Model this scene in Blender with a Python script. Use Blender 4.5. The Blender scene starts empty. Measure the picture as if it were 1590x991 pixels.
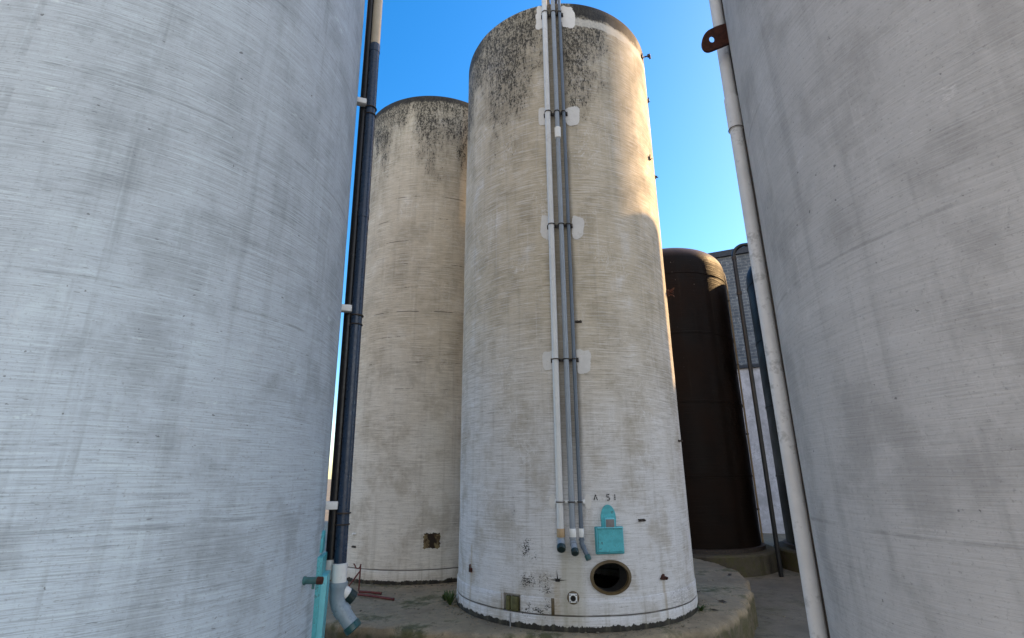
import bpy, bmesh, math, random
from mathutils import Vector, Matrix, noise as mn
from math import sin, cos, radians as R, pi, sqrt, atan2, asin, tan
random.seed(7)
S = bpy.context.scene
COL = S.collection

# ------------------------------------------------------------------ camera
TH, RO, EYE, FPX = R(17.3268), R(-0.27544), 1.6152, 778.77
cd = bpy.data.cameras.new('camera'); cam = bpy.data.objects.new('camera', cd); COL.objects.link(cam)
r0 = Vector((1, 0, 0)); u0 = Vector((0, -sin(TH), cos(TH))); fw = Vector((0, cos(TH), sin(TH)))
rt = cos(RO) * r0 + sin(RO) * u0; up = -sin(RO) * r0 + cos(RO) * u0
M = Matrix((rt, up, -fw)).transposed().to_4x4(); M.translation = (0, 0, EYE)
cam.matrix_world = M
cd.sensor_fit = 'HORIZONTAL'; cd.sensor_width = 36; cd.lens = 36 * FPX / 1590
cd.clip_start = .05; cd.clip_end = 2000
S.camera = cam

# ------------------------------------------------------------------ light
SUN_A, SUN_E = R(24), R(32)          # direction to the sun, from +x towards +y; elevation
sv = Vector((cos(SUN_A) * cos(SUN_E), sin(SUN_A) * cos(SUN_E), sin(SUN_E)))
sl = bpy.data.lights.new('sun', 'SUN'); sl.energy = 3.0; sl.angle = R(.55); sl.color = (1, .64, .30)
so = bpy.data.objects.new('sun', sl); COL.objects.link(so); so.rotation_euler = sv.to_track_quat('Z', 'Y').to_euler()
so.location = sv * 60
w = bpy.data.worlds.new('World'); S.world = w; w.use_nodes = True
nt = w.node_tree; nt.nodes.clear()
sk = nt.nodes.new('ShaderNodeTexSky'); sk.sky_type = 'NISHITA'; sk.sun_disc = False
sk.sun_elevation = SUN_E; sk.sun_rotation = pi / 2 - SUN_A
sk.air_density = 1.0; sk.dust_density = .6; sk.ozone_density = 1.6; sk.altitude = 0
hs = nt.nodes.new('ShaderNodeHueSaturation'); hs.inputs['Saturation'].default_value = 1.45; hs.inputs['Value'].default_value = 1.0
bg = nt.nodes.new('ShaderNodeBackground'); bg.inputs['Strength'].default_value = .13
wo = nt.nodes.new('ShaderNodeOutputWorld')
# unseen southern sky brightened as added fill light, deep clear blue in the north
tc = nt.nodes.new('ShaderNodeTexCoord'); sp = nt.nodes.new('ShaderNodeSeparateXYZ'); nt.links.new(tc.outputs['Generated'], sp.inputs[0])
mr = nt.nodes.new('ShaderNodeMapRange'); mr.interpolation_type = 'SMOOTHSTEP'; nt.links.new(sp.outputs[1], mr.inputs[0])
for i_, v_ in ((1, .15), (2, -.55), (3, 0), (4, 1)): mr.inputs[i_].default_value = v_
nz = nt.nodes.new('ShaderNodeTexNoise'); nz.inputs['Scale'].default_value = 2.5; nt.links.new(tc.outputs['Generated'], nz.inputs['Vector'])
mm = nt.nodes.new('ShaderNodeMath'); mm.operation = 'MULTIPLY'; nt.links.new(mr.outputs[0], mm.inputs[0])
m2 = nt.nodes.new('ShaderNodeMapRange'); nt.links.new(nz.outputs[0], m2.inputs[0])
for i_, v_ in ((1, .3), (2, .6), (3, .5), (4, 1)): m2.inputs[i_].default_value = v_
nt.links.new(m2.outputs[0], mm.inputs[1])
hc = nt.nodes.new('ShaderNodeHueSaturation'); hc.inputs['Saturation'].default_value = .35; hc.inputs['Value'].default_value = 1.3
cw = nt.nodes.new('ShaderNodeMix'); cw.data_type = 'RGBA'; cw.blend_type = 'MULTIPLY'; cw.inputs[0].default_value = 1; cw.inputs[7].default_value = (1.07, 1., .92, 1)
mx = nt.nodes.new('ShaderNodeMix'); mx.data_type = 'RGBA'
nt.links.new(sk.outputs[0], hs.inputs['Color']); nt.links.new(sk.outputs[0], hc.inputs['Color']); nt.links.new(hc.outputs[0], cw.inputs[6])
nt.links.new(mm.outputs[0], mx.inputs[0]); nt.links.new(hs.outputs[0], mx.inputs[6]); nt.links.new(cw.outputs[2], mx.inputs[7]); nt.links.new(mx.outputs[2], bg.inputs[0]); nt.links.new(bg.outputs[0], wo.inputs[0])
S.view_settings.view_transform = 'Standard'; S.view_settings.look = 'None'
S.view_settings.exposure = 1.38; S.view_settings.gamma = 1
S.view_settings.use_curve_mapping = False
S.render.engine = 'CYCLES'
S.cycles.max_bounces = 8; S.cycles.diffuse_bounces = 5

# ------------------------------------------------------------------ objects
def props(o, label=None, cat=None, group=None, kind=None):
    if label: o['label'] = label
    if cat: o['category'] = cat
    if group: o['group'] = group
    if kind: o['kind'] = kind
    return o
def thing(name, label, cat, loc=(0, 0, 0), group=None, rz=0):
    o = bpy.data.objects.new(name, None); COL.objects.link(o); o.location = loc; o.rotation_euler.z = rz
    o.empty_display_size = .2
    return props(o, label, cat, group)
def obj(name, bm, mat, parent=None, smooth=35, label=None):
    me = bpy.data.meshes.new(name)
    bmesh.ops.recalc_face_normals(bm, faces=bm.faces)
    bm.to_mesh(me); bm.free()
    for m in (mat if isinstance(mat, (list, tuple)) else [mat]): me.materials.append(m)
    if smooth:
        me.polygons.foreach_set('use_smooth', [True] * len(me.polygons)); me.set_sharp_from_angle(angle=R(smooth))
    o = bpy.data.objects.new(name, me); COL.objects.link(o)
    if parent: o.parent = parent
    if label: o['label'] = label
    return o
def dup(root, loc, rz=None, label=None, group=None):
    r = root.copy(); COL.objects.link(r); r.location = loc
    if rz is not None: r.rotation_euler.z = rz
    if label: r['label'] = label
    if group: r['group'] = group
    for ch in list(root.children):
        c = ch.copy(); COL.objects.link(c); c.parent = r
        for g in list(ch.children):
            d = g.copy(); COL.objects.link(d); d.parent = c
    return r
def boolean(o, cutters):
    for c in cutters:
        m = o.modifiers.new('b', 'BOOLEAN'); m.operation = 'DIFFERENCE'; m.object = c; m.solver = 'EXACT'
    dg = bpy.context.evaluated_depsgraph_get(); dg.update()
    me = bpy.data.meshes.new_from_object(o.evaluated_get(dg))
    o.modifiers.clear(); old = o.data; o.data = me; me.name = old.name
    for c in cutters: bpy.data.objects.remove(c)
    me.polygons.foreach_set('use_smooth', [True] * len(me.polygons)); me.set_sharp_from_angle(angle=R(30))

# ------------------------------------------------------------------ mesh helpers
def tube(bm, pts, r, seg=20, cap=True, mat=0):
    pts = [Vector(p) for p in pts]; rs = r if isinstance(r, (list, tuple)) else [r] * len(pts)
    rings = []; n = None
    for i, p in enumerate(pts):
        d = ((pts[min(i + 1, len(pts) - 1)] - p).normalized() + (p - pts[max(i - 1, 0)]).normalized()).normalized()
        if n is None:
            n = d.orthogonal().normalized()
        n = (n - d * n.dot(d)).normalized(); b = d.cross(n)
        rings.append([bm.verts.new(p + rs[i] * (cos(2 * pi * k / seg) * n + sin(2 * pi * k / seg) * b)) for k in range(seg)])
    for a, c in zip(rings, rings[1:]):
        for k in range(seg):
            f = bm.faces.new((a[k], a[(k + 1) % seg], c[(k + 1) % seg], c[k])); f.material_index = mat
    if cap:
        for q in (rings[0], rings[-1]):
            bm.faces.new(q).material_index = mat
def arc(c, u, v, r, a0, a1, n=10):
    c, u, v = Vector(c), Vector(u), Vector(v)
    return [c + r * (cos(R(a0 + (a1 - a0) * i / n)) * u + sin(R(a0 + (a1 - a0) * i / n)) * v) for i in range(n + 1)]
def box(bm, c, u, v, w_, su, sv_, sw, bev=0):
    """box centred on c with axes u, v, w_ and full sizes"""
    c, u, v, w_ = Vector(c), Vector(u).normalized(), Vector(v).normalized(), Vector(w_).normalized()
    vs = [bm.verts.new(c + u * su * a + v * sv_ * b + w_ * sw * d) for a in (-.5, .5) for b in (-.5, .5) for d in (-.5, .5)]
    fs = [bm.faces.new([vs[i] for i in q]) for q in ((0, 1, 3, 2), (4, 6, 7, 5), (0, 4, 5, 1), (2, 3, 7, 6), (0, 2, 6, 4), (1, 5, 7, 3))]
    if bev:
        es = list({e for f in fs for e in f.edges}); bmesh.ops.bevel(bm, geom=es, offset=bev, segments=2, affect='EDGES', profile=.5)
def prism(bm, outline, c, u, v, w_, depth):
    """extrude a 2-D outline (u, v) from c along w_"""
    c, u, v, w_ = Vector(c), Vector(u).normalized(), Vector(v).normalized(), Vector(w_).normalized()
    a = [bm.verts.new(c + u * x + v * y) for x, y in outline]; b = [bm.verts.new(p.co + w_ * depth) for p in a]
    bm.faces.new(a[::-1]); bm.faces.new(b)
    for i in range(len(a)):
        j = (i + 1) % len(a); bm.faces.new((a[i], a[j], b[j], b[i]))
def lathe(bm, prof, seg=128, wob=0, seed=0):
    rings = []
    for (r, z) in prof:
        if r < 1e-6: rings.append([bm.verts.new((0, 0, z))]); continue
        q = []
        for k in range(seg):
            a = 2 * pi * k / seg
            rr = r
            if wob: rr += wob * mn.noise(Vector((cos(a) * 1.6 + seed, sin(a) * 1.6, z * .5))) + wob * .35 * mn.noise(Vector((cos(a) * 5 + seed, sin(a) * 5, z * 2.2)))
            q.append(bm.verts.new((rr * sin(a), -rr * cos(a), z)))
        rings.append(q)
    for a, b in zip(rings, rings[1:]):
        for k in range(seg):
            j = (k + 1) % seg
            if len(a) == 1 and len(b) == 1: continue
            if len(a) == 1: bm.faces.new((a[0], b[k], b[j]))
            elif len(b) == 1: bm.faces.new((a[k], a[j], b[0]))
            else: bm.faces.new((a[k], a[j], b[j], b[k]))
def nrm(ph): return Vector((sin(R(ph)), -cos(R(ph)), 0))
def tan_(ph): return Vector((cos(R(ph)), sin(R(ph)), 0))
UP = Vector((0, 0, 1))
class Cyl:
    def __init__(s, x, y, rb, rtp, H): s.x, s.y, s.rb, s.rt, s.H = x, y, rb, rtp, H
    def r(s, z): return s.rb + (s.rt - s.rb) * z / s.H
    def p(s, ph, z, dr=0): return nrm(ph) * (s.r(z) + dr) + UP * z         # local to the axis foot
def skin(bm, cyl, outline, dr0, dr1, mat=0, hole=None):
    """thin solid lying on a cylinder; outline in metres (u along the arc, z)"""
    a = [bm.verts.new(cyl.p(math.degrees(u / cyl.r(z)), z, dr0)) for u, z in outline]
    b = [bm.verts.new(cyl.p(math.degrees(u / cyl.r(z)), z, dr1)) for u, z in outline]
    fs = [bm.faces.new(a[::-1]), bm.faces.new(b)]
    for i in range(len(a)):
        j = (i + 1) % len(a); fs.append(bm.faces.new((a[i], a[j], b[j], b[i])))
    for f in fs: f.material_index = mat
def curved_patch(bm, cyl, mask, u0_, u1, z0, z1, nu, nz, dr):
    """sheet on the cylinder, cells kept where mask(u,z)"""
    vs = {}
    def V(i, j):
        if (i, j) not in vs:
            u = u0_ + (u1 - u0_) * i / nu; z = z0 + (z1 - z0) * j / nz
            vs[i, j] = bm.verts.new(cyl.p(math.degrees(u / cyl.r(z)), z, dr))
        return vs[i, j]
    for i in range(nu):
        for j in range(nz):
            u = u0_ + (u1 - u0_) * (i + .5) / nu; z = z0 + (z1 - z0) * (j + .5) / nz
            if mask(u, z): bm.faces.new((V(i, j), V(i + 1, j), V(i + 1, j + 1), V(i, j + 1)))

# ------------------------------------------------------------------ materials
class NT:
    def __init__(s, name):
        s.m = bpy.data.materials.new(name); s.m.use_nodes = True; s.t = s.m.node_tree; s.t.nodes.clear()
        s.out = s.t.nodes.new('ShaderNodeOutputMaterial'); s.b = s.t.nodes.new('ShaderNodeBsdfPrincipled')
        s.t.links.new(s.b.outputs[0], s.out.inputs[0])
    def set(s, sock, v):
        if isinstance(v, bpy.types.NodeSocket): s.t.links.new(v, sock)
        elif isinstance(v, (tuple, list)) and len(v) == 3 and len(sock.default_value) == 4: sock.default_value = (*v, 1)
        else: sock.default_value = v
    def n(s, ty, out=0, ins=None, **kw):
        x = s.t.nodes.new('ShaderNode' + ty)
        for k, v in kw.items(): setattr(x, k, v)
        for k, v in (ins or {}).items(): s.set(x.inputs[k], v)
        return x.outputs[out]
    def ma(s, op, a, b=0., c=0., clamp=False):
        x = s.t.nodes.new('ShaderNodeMath'); x.operation = op; x.use_clamp = clamp
        for i, v in enumerate((a, b, c)): s.set(x.inputs[i], v)
        return x.outputs[0]
    def add(s, a, b): return s.ma('ADD', a, b)
    def mul(s, a, b): return s.ma('MULTIPLY', a, b)
    def sub(s, a, b): return s.ma('SUBTRACT', a, b)
    def ss(s, v, a, b, o0=0., o1=1.):
        return s.n('MapRange', 0, {0: v, 1: a, 2: b, 3: o0, 4: o1}, interpolation_type='SMOOTHSTEP')
    def mix(s, f, a, b, blend='MIX'):
        x = s.t.nodes.new('ShaderNodeMix'); x.data_type = 'RGBA'; x.blend_type = blend
        s.set(x.inputs[0], f); s.set(x.inputs[6], a); s.set(x.inputs[7], b); return x.outputs[2]
    def vec(s, x, y, z=0.): return s.n('CombineXYZ', 0, {0: x, 1: y, 2: z})
    def noise(s, v, scale=1., det=4., rough=.55, dist=0.):
        return s.n('TexNoise', 0, {'Vector': v, 'Scale': scale, 'Detail': det, 'Roughness': rough, 'Distortion': dist})
    def obj(s): return s.n('TexCoord', 3)
    def xyz(s, v):
        x = s.t.nodes.new('ShaderNodeSeparateXYZ'); s.set(x.inputs[0], v); return x.outputs
    def uv(s):
        x = s.xyz(s.obj()); return s.mul(s.ma('ARCTAN2', x[0], s.mul(x[1], -1.)), 1.6), x[2]
    def box(s, u, z, u0, u1, z0, z1, e=.03):
        return s.mul(s.mul(s.ss(u, u0 - e, u0 + e), s.ss(u, u1 + e, u1 - e)), s.mul(s.ss(z, z0 - e, z0 + e), s.ss(z, z1 + e, z1 - e)))
    def done(s, col, rough=.6, bump=None, bs=.3, bd=.01, metal=0., spec=None):
        s.set(s.b.inputs['Base Color'], col); s.set(s.b.inputs['Roughness'], rough); s.set(s.b.inputs['Metallic'], metal)
        if spec is not None: s.set(s.b.inputs['Specular IOR Level'], spec)
        if bump is not None:
            x = s.n('Bump', 0, {'Height': bump, 'Strength': bs, 'Distance': bd}); s.set(s.b.inputs['Normal'], x)
        return s.m

def paint(name, c, rough=.45, var=.12, dirt=(.12, .09, .06), damt=.25, sc=8., spec=None, metal=0., bs=.15):
    k = NT(name); v = k.obj()
    n1 = k.noise(v, sc, 5.); n2 = k.noise(v, sc * 6, 3.)
    col = k.mix(k.ss(n1, .3, .7), tuple(x * (1 - var) for x in c), tuple(min(1, x * (1 + var)) for x in c))
    col = k.mix(k.mul(k.ss(k.add(n1, k.mul(n2, .5)), .8, 1.0), damt), col, dirt)
    return k.done(col, k.ss(n2, .3, .7, rough - .08, rough + .1), n2, bs, .003, metal, spec)

def shell_mat(name, low, mid, dark=1., mild=(6.2, 9.0), cracks=.3, dashes=0., pipes=False, flakes=False, seed=0., base=True, stripes=1., scratch=.45, seams=(), fine=1., runs=0.):
    k = NT(name); u, z = k.uv(); us = k.add(u, seed)
    P = lambda a, b: k.vec(k.mul(us, a), k.mul(z, b), seed)
    big = k.noise(P(.7, .5), 1., 5., .6)
    col = k.mix(k.ss(k.add(z, k.mul(k.sub(big, .5), 3.)), .8, 4.2), low, mid)
    # blotches
    blot = k.noise(P(2.2, 1.6), 1., 6., .65)
    col = k.mix(k.mul(k.ss(blot, .46, .64), .55), col, tuple(c * .62 for c in mid))
    col = k.mix(k.mul(k.ss(blot, .45, .28), .4), col, tuple(min(.85, c * 1.25) for c in low))
    # vertical streaks
    st = k.noise(P(9., .35), 1., 5., .6); st2 = k.noise(P(26., .7), 1., 3., .6)
    col = k.mix(k.mul(k.ss(st, .52, .72), .30), col, tuple(c * .5 for c in mid))
    col = k.mix(k.mul(k.ss(st2, .56, .75), .20), col, tuple(min(.85, c * 1.25) for c in low))
    # horizontal brush / winding lines
    wob = k.mul(k.sub(k.noise(P(.9, .9), 1., 2.), .5), .05)
    zz = k.mul(k.add(z, wob), fine)
    f1 = k.noise(k.vec(k.mul(us, 2.2), k.mul(zz, 62.), 1.), 1., 4., .7)
    f2 = k.noise(k.vec(k.mul(us, 3.5), k.mul(zz, 120.), 5.), 1., 3., .6)
    lines = k.add(k.mul(f1, .6), k.mul(f2, .4))
    lm = k.mul(k.ss(k.noise(P(.8, .9), 1., 3.), .35, .65, .45, 1.), k.ss(z, .5, 1.8, .55 if base else 1., 1.))
    col = k.mix(k.mul(k.mul(k.ss(lines, .51, .58), lm), .46 * stripes), col, tuple(c * .36 for c in mid))
    f3 = k.noise(k.vec(k.mul(us, 7.), k.mul(zz, 75.), 2.), 1., 5., .75)
    col = k.mix(k.mul(k.ss(f3, .58, .63), .46 * stripes), col, tuple(c * .25 for c in mid))
    col = k.mix(k.mul(k.ss(lines, .475, .41), .40 * stripes), col, tuple(min(.88, c * 1.3) for c in low))
    if dashes:
        d = k.noise(k.vec(k.mul(us, 7.), k.mul(zz, 60.), 9.), 1., 5., .75)
        col = k.mix(k.mul(k.ss(d, .58, .68), dashes), col, (.10, .10, .10))
        d3 = k.noise(k.vec(k.mul(us, 14.), k.mul(zz, 40.), 3.), 1., 2., .6)
        col = k.mix(k.mul(k.ss(d3, .68, .74), dashes), col, (.07, .07, .07))
    if runs:       # old drips, lift joints and pock marks of a wall seen close to
        dr = k.noise(P(5.5, .10), 1., 4., .65); br_ = k.noise(P(1.2, .9), 1., 5., .7)
        col = k.mix(k.mul(k.mul(k.ss(dr, .56, .66), k.ss(br_, .44, .58)), runs), col, tuple(c * .45 for c in mid))
        jz = k.ma('ABSOLUTE', k.sub(k.ma('FRACT', k.ma('DIVIDE', k.add(z, k.mul(k.sub(k.noise(P(1.5, .4), 1., 5.), .5), .05)), 1.22)), .5))
        col = k.mix(k.mul(k.mul(k.ss(jz, .010, .003), k.ss(k.noise(P(2.2, 1.), 1., 5., .7), .44, .56)), runs * .6), col, tuple(c * .3 for c in mid))
        pk = k.noise(P(24., 24.), 1., 2., .5)
        col = k.mix(k.mul(k.ss(pk, .73, .76), runs * 1.3), col, (.08, .08, .08))
        ch = k.noise(P(3., 5.), 1., 7., .75)
        col = k.mix(k.mul(k.ss(ch, .64, .67), runs * .8), col, tuple(min(.85, c * 1.35) for c in low))
    # fine grain, specks
    g = k.noise(P(60., 60.), 1., 3., .7)
    col = k.mix(k.mul(k.ss(g, .56, .72), .5), col, tuple(c * .45 for c in mid))
    # scratches: pale worms of efflorescence
    sc = k.noise(P(7., 4.), 1., 4., .6, 1.2)
    ridge = k.ma('ABSOLUTE', k.sub(sc, .5))
    col = k.mix(k.mul(k.mul(k.ss(ridge, .014, .0), k.ss(k.noise(P(1.6, 1.3), 1., 3.), .5, .62)), scratch), col, (.78, .77, .77))
    # broken horizontal cracks
    if cracks:
        q = k.add(z, k.mul(k.sub(k.noise(P(2., .3), 1., 4.), .5), .05))
        q = k.ma('DIVIDE', q, .47); fl = k.ma('FLOOR', q); fr = k.ma('ABSOLUTE', k.sub(k.ma('FRACT', q), .5))
        on = k.ss(k.noise(k.vec(k.mul(us, 1.5), k.mul(fl, 3.7), seed), 1., 5., .7), .52, .60)
        zr = k.mul(k.ss(z, 2.4, 3.4), k.ss(z, 7.9, 7.)) if True else 1.
        crk = k.mul(k.mul(k.ss(fr, .020, .006), on), k.mul(zr, cracks))
        col = k.mix(crk, col, (.05, .042, .035))
    # mildew: black speckle thickening towards the rim, in runs
    if dark:
        runs = k.noise(P(2.6, .22), 1., 5., .62); sp = k.noise(P(44., 20.), 1., 6., .8); cl = k.noise(P(2.5, 1.4), 1., 4., .6)
        gz = k.n('MapRange', 0, {0: z, 1: mild[0], 2: mild[1], 3: 0., 4: 1.})
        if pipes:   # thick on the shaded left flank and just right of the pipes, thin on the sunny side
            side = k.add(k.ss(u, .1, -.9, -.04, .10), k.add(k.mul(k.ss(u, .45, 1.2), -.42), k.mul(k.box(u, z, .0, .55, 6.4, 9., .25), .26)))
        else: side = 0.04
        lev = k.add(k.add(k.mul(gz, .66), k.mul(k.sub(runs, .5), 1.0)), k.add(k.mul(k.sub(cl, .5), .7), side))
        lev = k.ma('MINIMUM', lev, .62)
        sp2 = k.noise(P(20., 6.), 1., 6., .75)
        t = k.add(lev, k.add(k.mul(k.sub(sp, .5), 1.7), k.mul(k.sub(sp2, .5), 1.1)))
        mk = k.mul(k.ss(t, .51, .70), dark)
        halo = k.mul(k.ss(k.add(lev, k.mul(k.sub(sp2, .5), .5)), .25, .62), .5 * dark)
        col = k.mix(halo, col, (.115, .10, .075))
        tint = k.mul(k.ss(k.add(k.mul(gz, .8), k.mul(k.sub(runs, .5), 1.2)), .05, .9), .32 * dark)
        col = k.mix(tint, col, (.20, .18, .13))
        col = k.mix(k.mul(mk, .92), col, (.016, .014, .011))
        rz = k.add(z, k.mul(k.sub(k.noise(P(5., 5.), 1., 5., .7), .5), .26))
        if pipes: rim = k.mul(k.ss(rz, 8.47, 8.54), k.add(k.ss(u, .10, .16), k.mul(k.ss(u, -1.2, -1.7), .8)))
        else: rim = k.ss(rz, mild[1] - .20, mild[1] - .12)
        col = k.mix(k.mul(rim, .88 * dark), col, k.mix(k.ss(k.add(k.mul(sp, .5), k.mul(sp2, .5)), .55, .63), (.012, .011, .010), (.10, .09, .07)))
    if pipes:      # darker brown strip behind the pipe run, a pale limewashed rim strip on the sunny side
        e = k.add(u, k.mul(k.sub(k.noise(P(3., 2.), 1., 4.), .5), .06))
        s1 = k.mul(k.mul(k.ss(e, -.30, -.26), k.ss(e, .02, -.04)), k.ss(z, 1.3, 2.2))
        col = k.mix(k.mul(s1, .55), col, (.13, .115, .09))
        e2 = k.add(z, k.mul(k.sub(k.noise(P(5., 7.), 1., 6., .7), .5), .22))
        s2 = k.mul(k.mul(k.ss(e2, 8.32, 8.36), k.ss(e2, 8.49, 8.45)), k.mul(k.ss(u, .12, .16), k.ss(u, 2.4, 2.2)))
        col = k.mix(k.mul(s2, .55), col, (.66, .63, .57))
        # damp tan run from the pipe ends down to the foot
        s3 = k.mul(k.mul(k.ss(e, -.36, -.28), k.ss(e, .0, -.12)), k.mul(k.ss(z, .95, .8), k.ss(z, 0., .12)))
        col = k.mix(k.mul(s3, .45), col, (.42, .38, .27))
        for (uu, zt, wd) in ((.947, .47, .03), (-1.62, .8, .03), (-.355, .5, .05)):
            s4 = k.mul(k.ss(k.ma('ABSOLUTE', k.sub(e, uu)), wd, wd * .3), k.mul(k.ss(z, zt, zt - .03), k.ss(z, .0, .2)))
            col = k.mix(k.mul(s4, .4), col, (.40, .31, .19))
    if flakes:
        fl_ = k.noise(P(48., 75.), 1., 3., .75); big2 = k.noise(P(9., 9.), 1., 3.)
        m = None
        for bx in ((-.80, -.58, .72, .92, .1), (-.85, -.35, .38, .56, .08), (-.76, -.40, .12, .30, .07)):
            b_ = k.box(u, z, *bx); m = b_ if m is None else k.ma('MAXIMUM', m, b_)
        mk = k.ss(k.add(k.mul(fl_, 1.), k.add(k.mul(k.sub(big2, .5), .7), k.mul(m, .14))), .69, .72)
        col = k.mix(k.mul(mk, k.ss(m, .1, .4)), col, (.05, .047, .045))
        g3 = k.noise(P(30., 40.), 1., 4., .8)
        b5 = k.mul(k.box(u, z, 1.05, 1.55, .13, .36, .06), k.ss(g3, .48, .6))
        col = k.mix(k.mul(b5, .6), col, (.22, .21, .21))
    for zs in seams:
        e = k.ma('ABSOLUTE', k.sub(k.add(z, k.mul(k.sub(k.noise(P(4., 1.), 1., 4.), .5), .006)), zs))
        col = k.mix(k.mul(k.ss(e, .012, .005), k.ss(k.noise(P(3., 3.), 1., 3.), .3, .5, .35, .85)), col, (.055, .048, .04))
    if base:       # ragged black edge where the render meets the slab
        rag = k.add(k.mul(k.noise(P(6., 0.), 1., 5., .75), .15), k.mul(k.noise(P(30., 20.), 1., 3.), .03))
        col = k.mix(k.ss(k.sub(z, rag), -.028, -.036), col, (.030, .028, .024))
        col = k.mix(k.mul(k.ss(z, .5, .05), k.mul(k.ss(st, .45, .7), .35)), col, (.22, .20, .14))
    h = k.add(k.mul(lines, .6), k.add(k.mul(g, .25), k.mul(blot, .5)))
    return k.done(col, k.ss(blot, .3, .7, .62, .82), h, .38, .012, 0., .3)

def concrete(name, c, moss=.5, z_top=None, sc=1.):
    k = NT(name); v = k.obj(); x = k.xyz(v)
    a = k.noise(v, 1.3 * sc, 6., .65); b = k.noise(v, 9. * sc, 5., .7); g = k.noise(v, 70., 3., .7); cr = k.noise(v, 2.4, 5., .6, 1.5)
    col = k.mix(k.ss(a, .3, .7), tuple(q * .6 for q in c), tuple(q * 1.15 for q in c))
    col = k.mix(k.mul(k.ss(b, .5, .75), .5), col, tuple(q * .45 for q in c))
    col = k.mix(k.mul(k.ss(b, .45, .25), .4), col, tuple(q * 1.5 for q in c))
    col = k.mix(k.mul(k.ss(g, .55, .75), .5), col, tuple(q * .4 for q in c))
    col = k.mix(k.mul(k.ss(g, .4, .25), .35), col, tuple(min(.8, q * 1.7) for q in c))
    col = k.mix(k.mul(k.ss(k.add(a, k.mul(b, .35)), .66, .84), moss), col, (.085, .085, .032))
    crk = k.mul(k.ss(k.ma('ABSOLUTE', k.sub(cr, .5)), .008, .0), k.ss(a, .42, .55))
    col = k.mix(k.mul(crk, .7), col, (.05, .045, .04))
    if z_top is not None:   # mossy flank under the edge
        f = k.ss(k.add(x[2], k.mul(k.sub(b, .5), .12)), z_top - .05, z_top - .12)
        col = k.mix(k.mul(f, .75), col, k.mix(k.ss(b, .42, .6), (.035, .045, .014), (.12, .10, .07)))
    h = k.add(k.mul(b, .6), k.add(k.mul(g, .25), k.mul(a, .8)))
    return k.done(col, .85, h, .55, .02, 0., .3)

M_main = shell_mat('main_shell', (.64, .63, .63), (.56, .48, .36), 1., (5.4, 8.80), .22, pipes=True, flakes=True, seed=0., scratch=.6, seams=(.157,))
M_back = shell_mat('back_shell', (.66, .64, .585), (.56, .495, .39), 1., (6.2, 9.2), .9, seed=11., seams=(.208,))
M_left = shell_mat('left_shell', (.545, .64, .725), (.49, .55, .60), 0., (9, 12), .12, dashes=.5, seed=23., base=False, stripes=.85, scratch=.12, fine=1.7, runs=.5)
M_right = shell_mat('right_shell', (.50, .492, .485), (.45, .442, .432), 0., (9, 12), 0., seed=31., base=False, stripes=.42, scratch=.1, fine=1.7, runs=.5)
M_slab = concrete('slab_concrete', (.36, .285, .185), .9, 0.)
M_foot = concrete('dark_footing', (.10, .085, .06), .8)  # darker concrete colour for the tank footings
M_yard = concrete('yard_concrete', (.27, .235, .175), .5, sc=.4)
M_pvc = paint('grey_pvc', (.62, .62, .61), .35, .06, damt=.2, sc=5)
M_pvc2 = paint('steel_grey_pvc', (.26, .295, .335), .35, .08, damt=.25, sc=5)
M_pvc3 = paint('slate_pvc', (.105, .135, .175), .35, .08, damt=.25, sc=5)
M_white = paint('white_paint', (.76, .76, .74), .5, .05, (.35, .32, .25), .35, 14)
M_patch = paint('patch_paint', (.66, .635, .60), .6, .06, (.45, .42, .35), .4, 12)
M_tan = paint('tan_tape', (.42, .29, .16), .6, .15, (.2, .1, .05), .5, 30)
M_cap = paint('dark_green_cap', (.006, .022, .022), .35, .2, damt=.1)
M_cap2 = paint('teal_cap', (.015, .075, .08), .35, .2, damt=.1)
M_iron = paint('dark_iron', (.035, .027, .022), .6, .3, (.12, .05, .02), .5, 25)
M_black = paint('black_pipe', (.010, .010, .012), .35, .2, damt=.1)
M_navy = paint('navy_pipe', (.018, .036, .070), .3, .12, (.03, .04, .06), .3, 4)
M_rust = paint('rust', (.06, .017, .010), .85, .4, (.02, .012, .010), .6, 30, bs=.6)
M_resin = paint('brown_resin', (.105, .070, .030), .45, .3, (.05, .03, .012), .6, 12)
M_teal_d = paint('teal_shade', (.055, .30, .34), .42, .1, (.02, .09, .10), .7, 12)  # darker teal copy, shading round the raised panel put into the plate colour
M_teal = paint('teal_paint', (.09, .43, .48), .5, .18, (.06, .10, .09), .75, 16)
M_teal_l = paint('teal_bright', (.16, .55, .62), .42, .07, (.05, .2, .24), .5, 10)  # lighter teal copy, light on the raised edges put into the colour
M_box = paint('grey_plate', (.20, .185, .18), .55, .12, (.12, .09, .07), .5, 18)
M_red = paint('red_rod', (.13, .026, .022), .6, .3, (.08, .02, .015), .6, 20)
M_moss = paint('mossy_iron', (.105, .10, .038), .8, .35, (.04, .04, .015), .6, 18, bs=.6)
M_dark = paint('dark_hole', (.012, .011, .010), .9, .2, damt=0.)
M_ink = paint('stencil_ink', (.055, .05, .05), .8, .3, damt=0., sc=30)
M_galv = paint('galvanised', (.30, .31, .32), .4, .12, sc=14, metal=.4)
M_wpipe = paint('white_downpipe', (.62, .61, .60), .45, .06, (.18, .17, .16), .5, 7)
M_valve = paint('green_valve', (.05, .15, .15), .45, .35, (.25, .27, .27), .6, 12)
M_leafm = paint('weed_leaf', (.05, .09, .022), .6, .3, damt=0., sc=20)
M_dryleaf = paint('dry_leaf', (.045, .032, .022), .8, .3, damt=0., sc=20)
M_coping = paint('coping', (.03, .036, .05), .7, .2, damt=0.)

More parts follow.
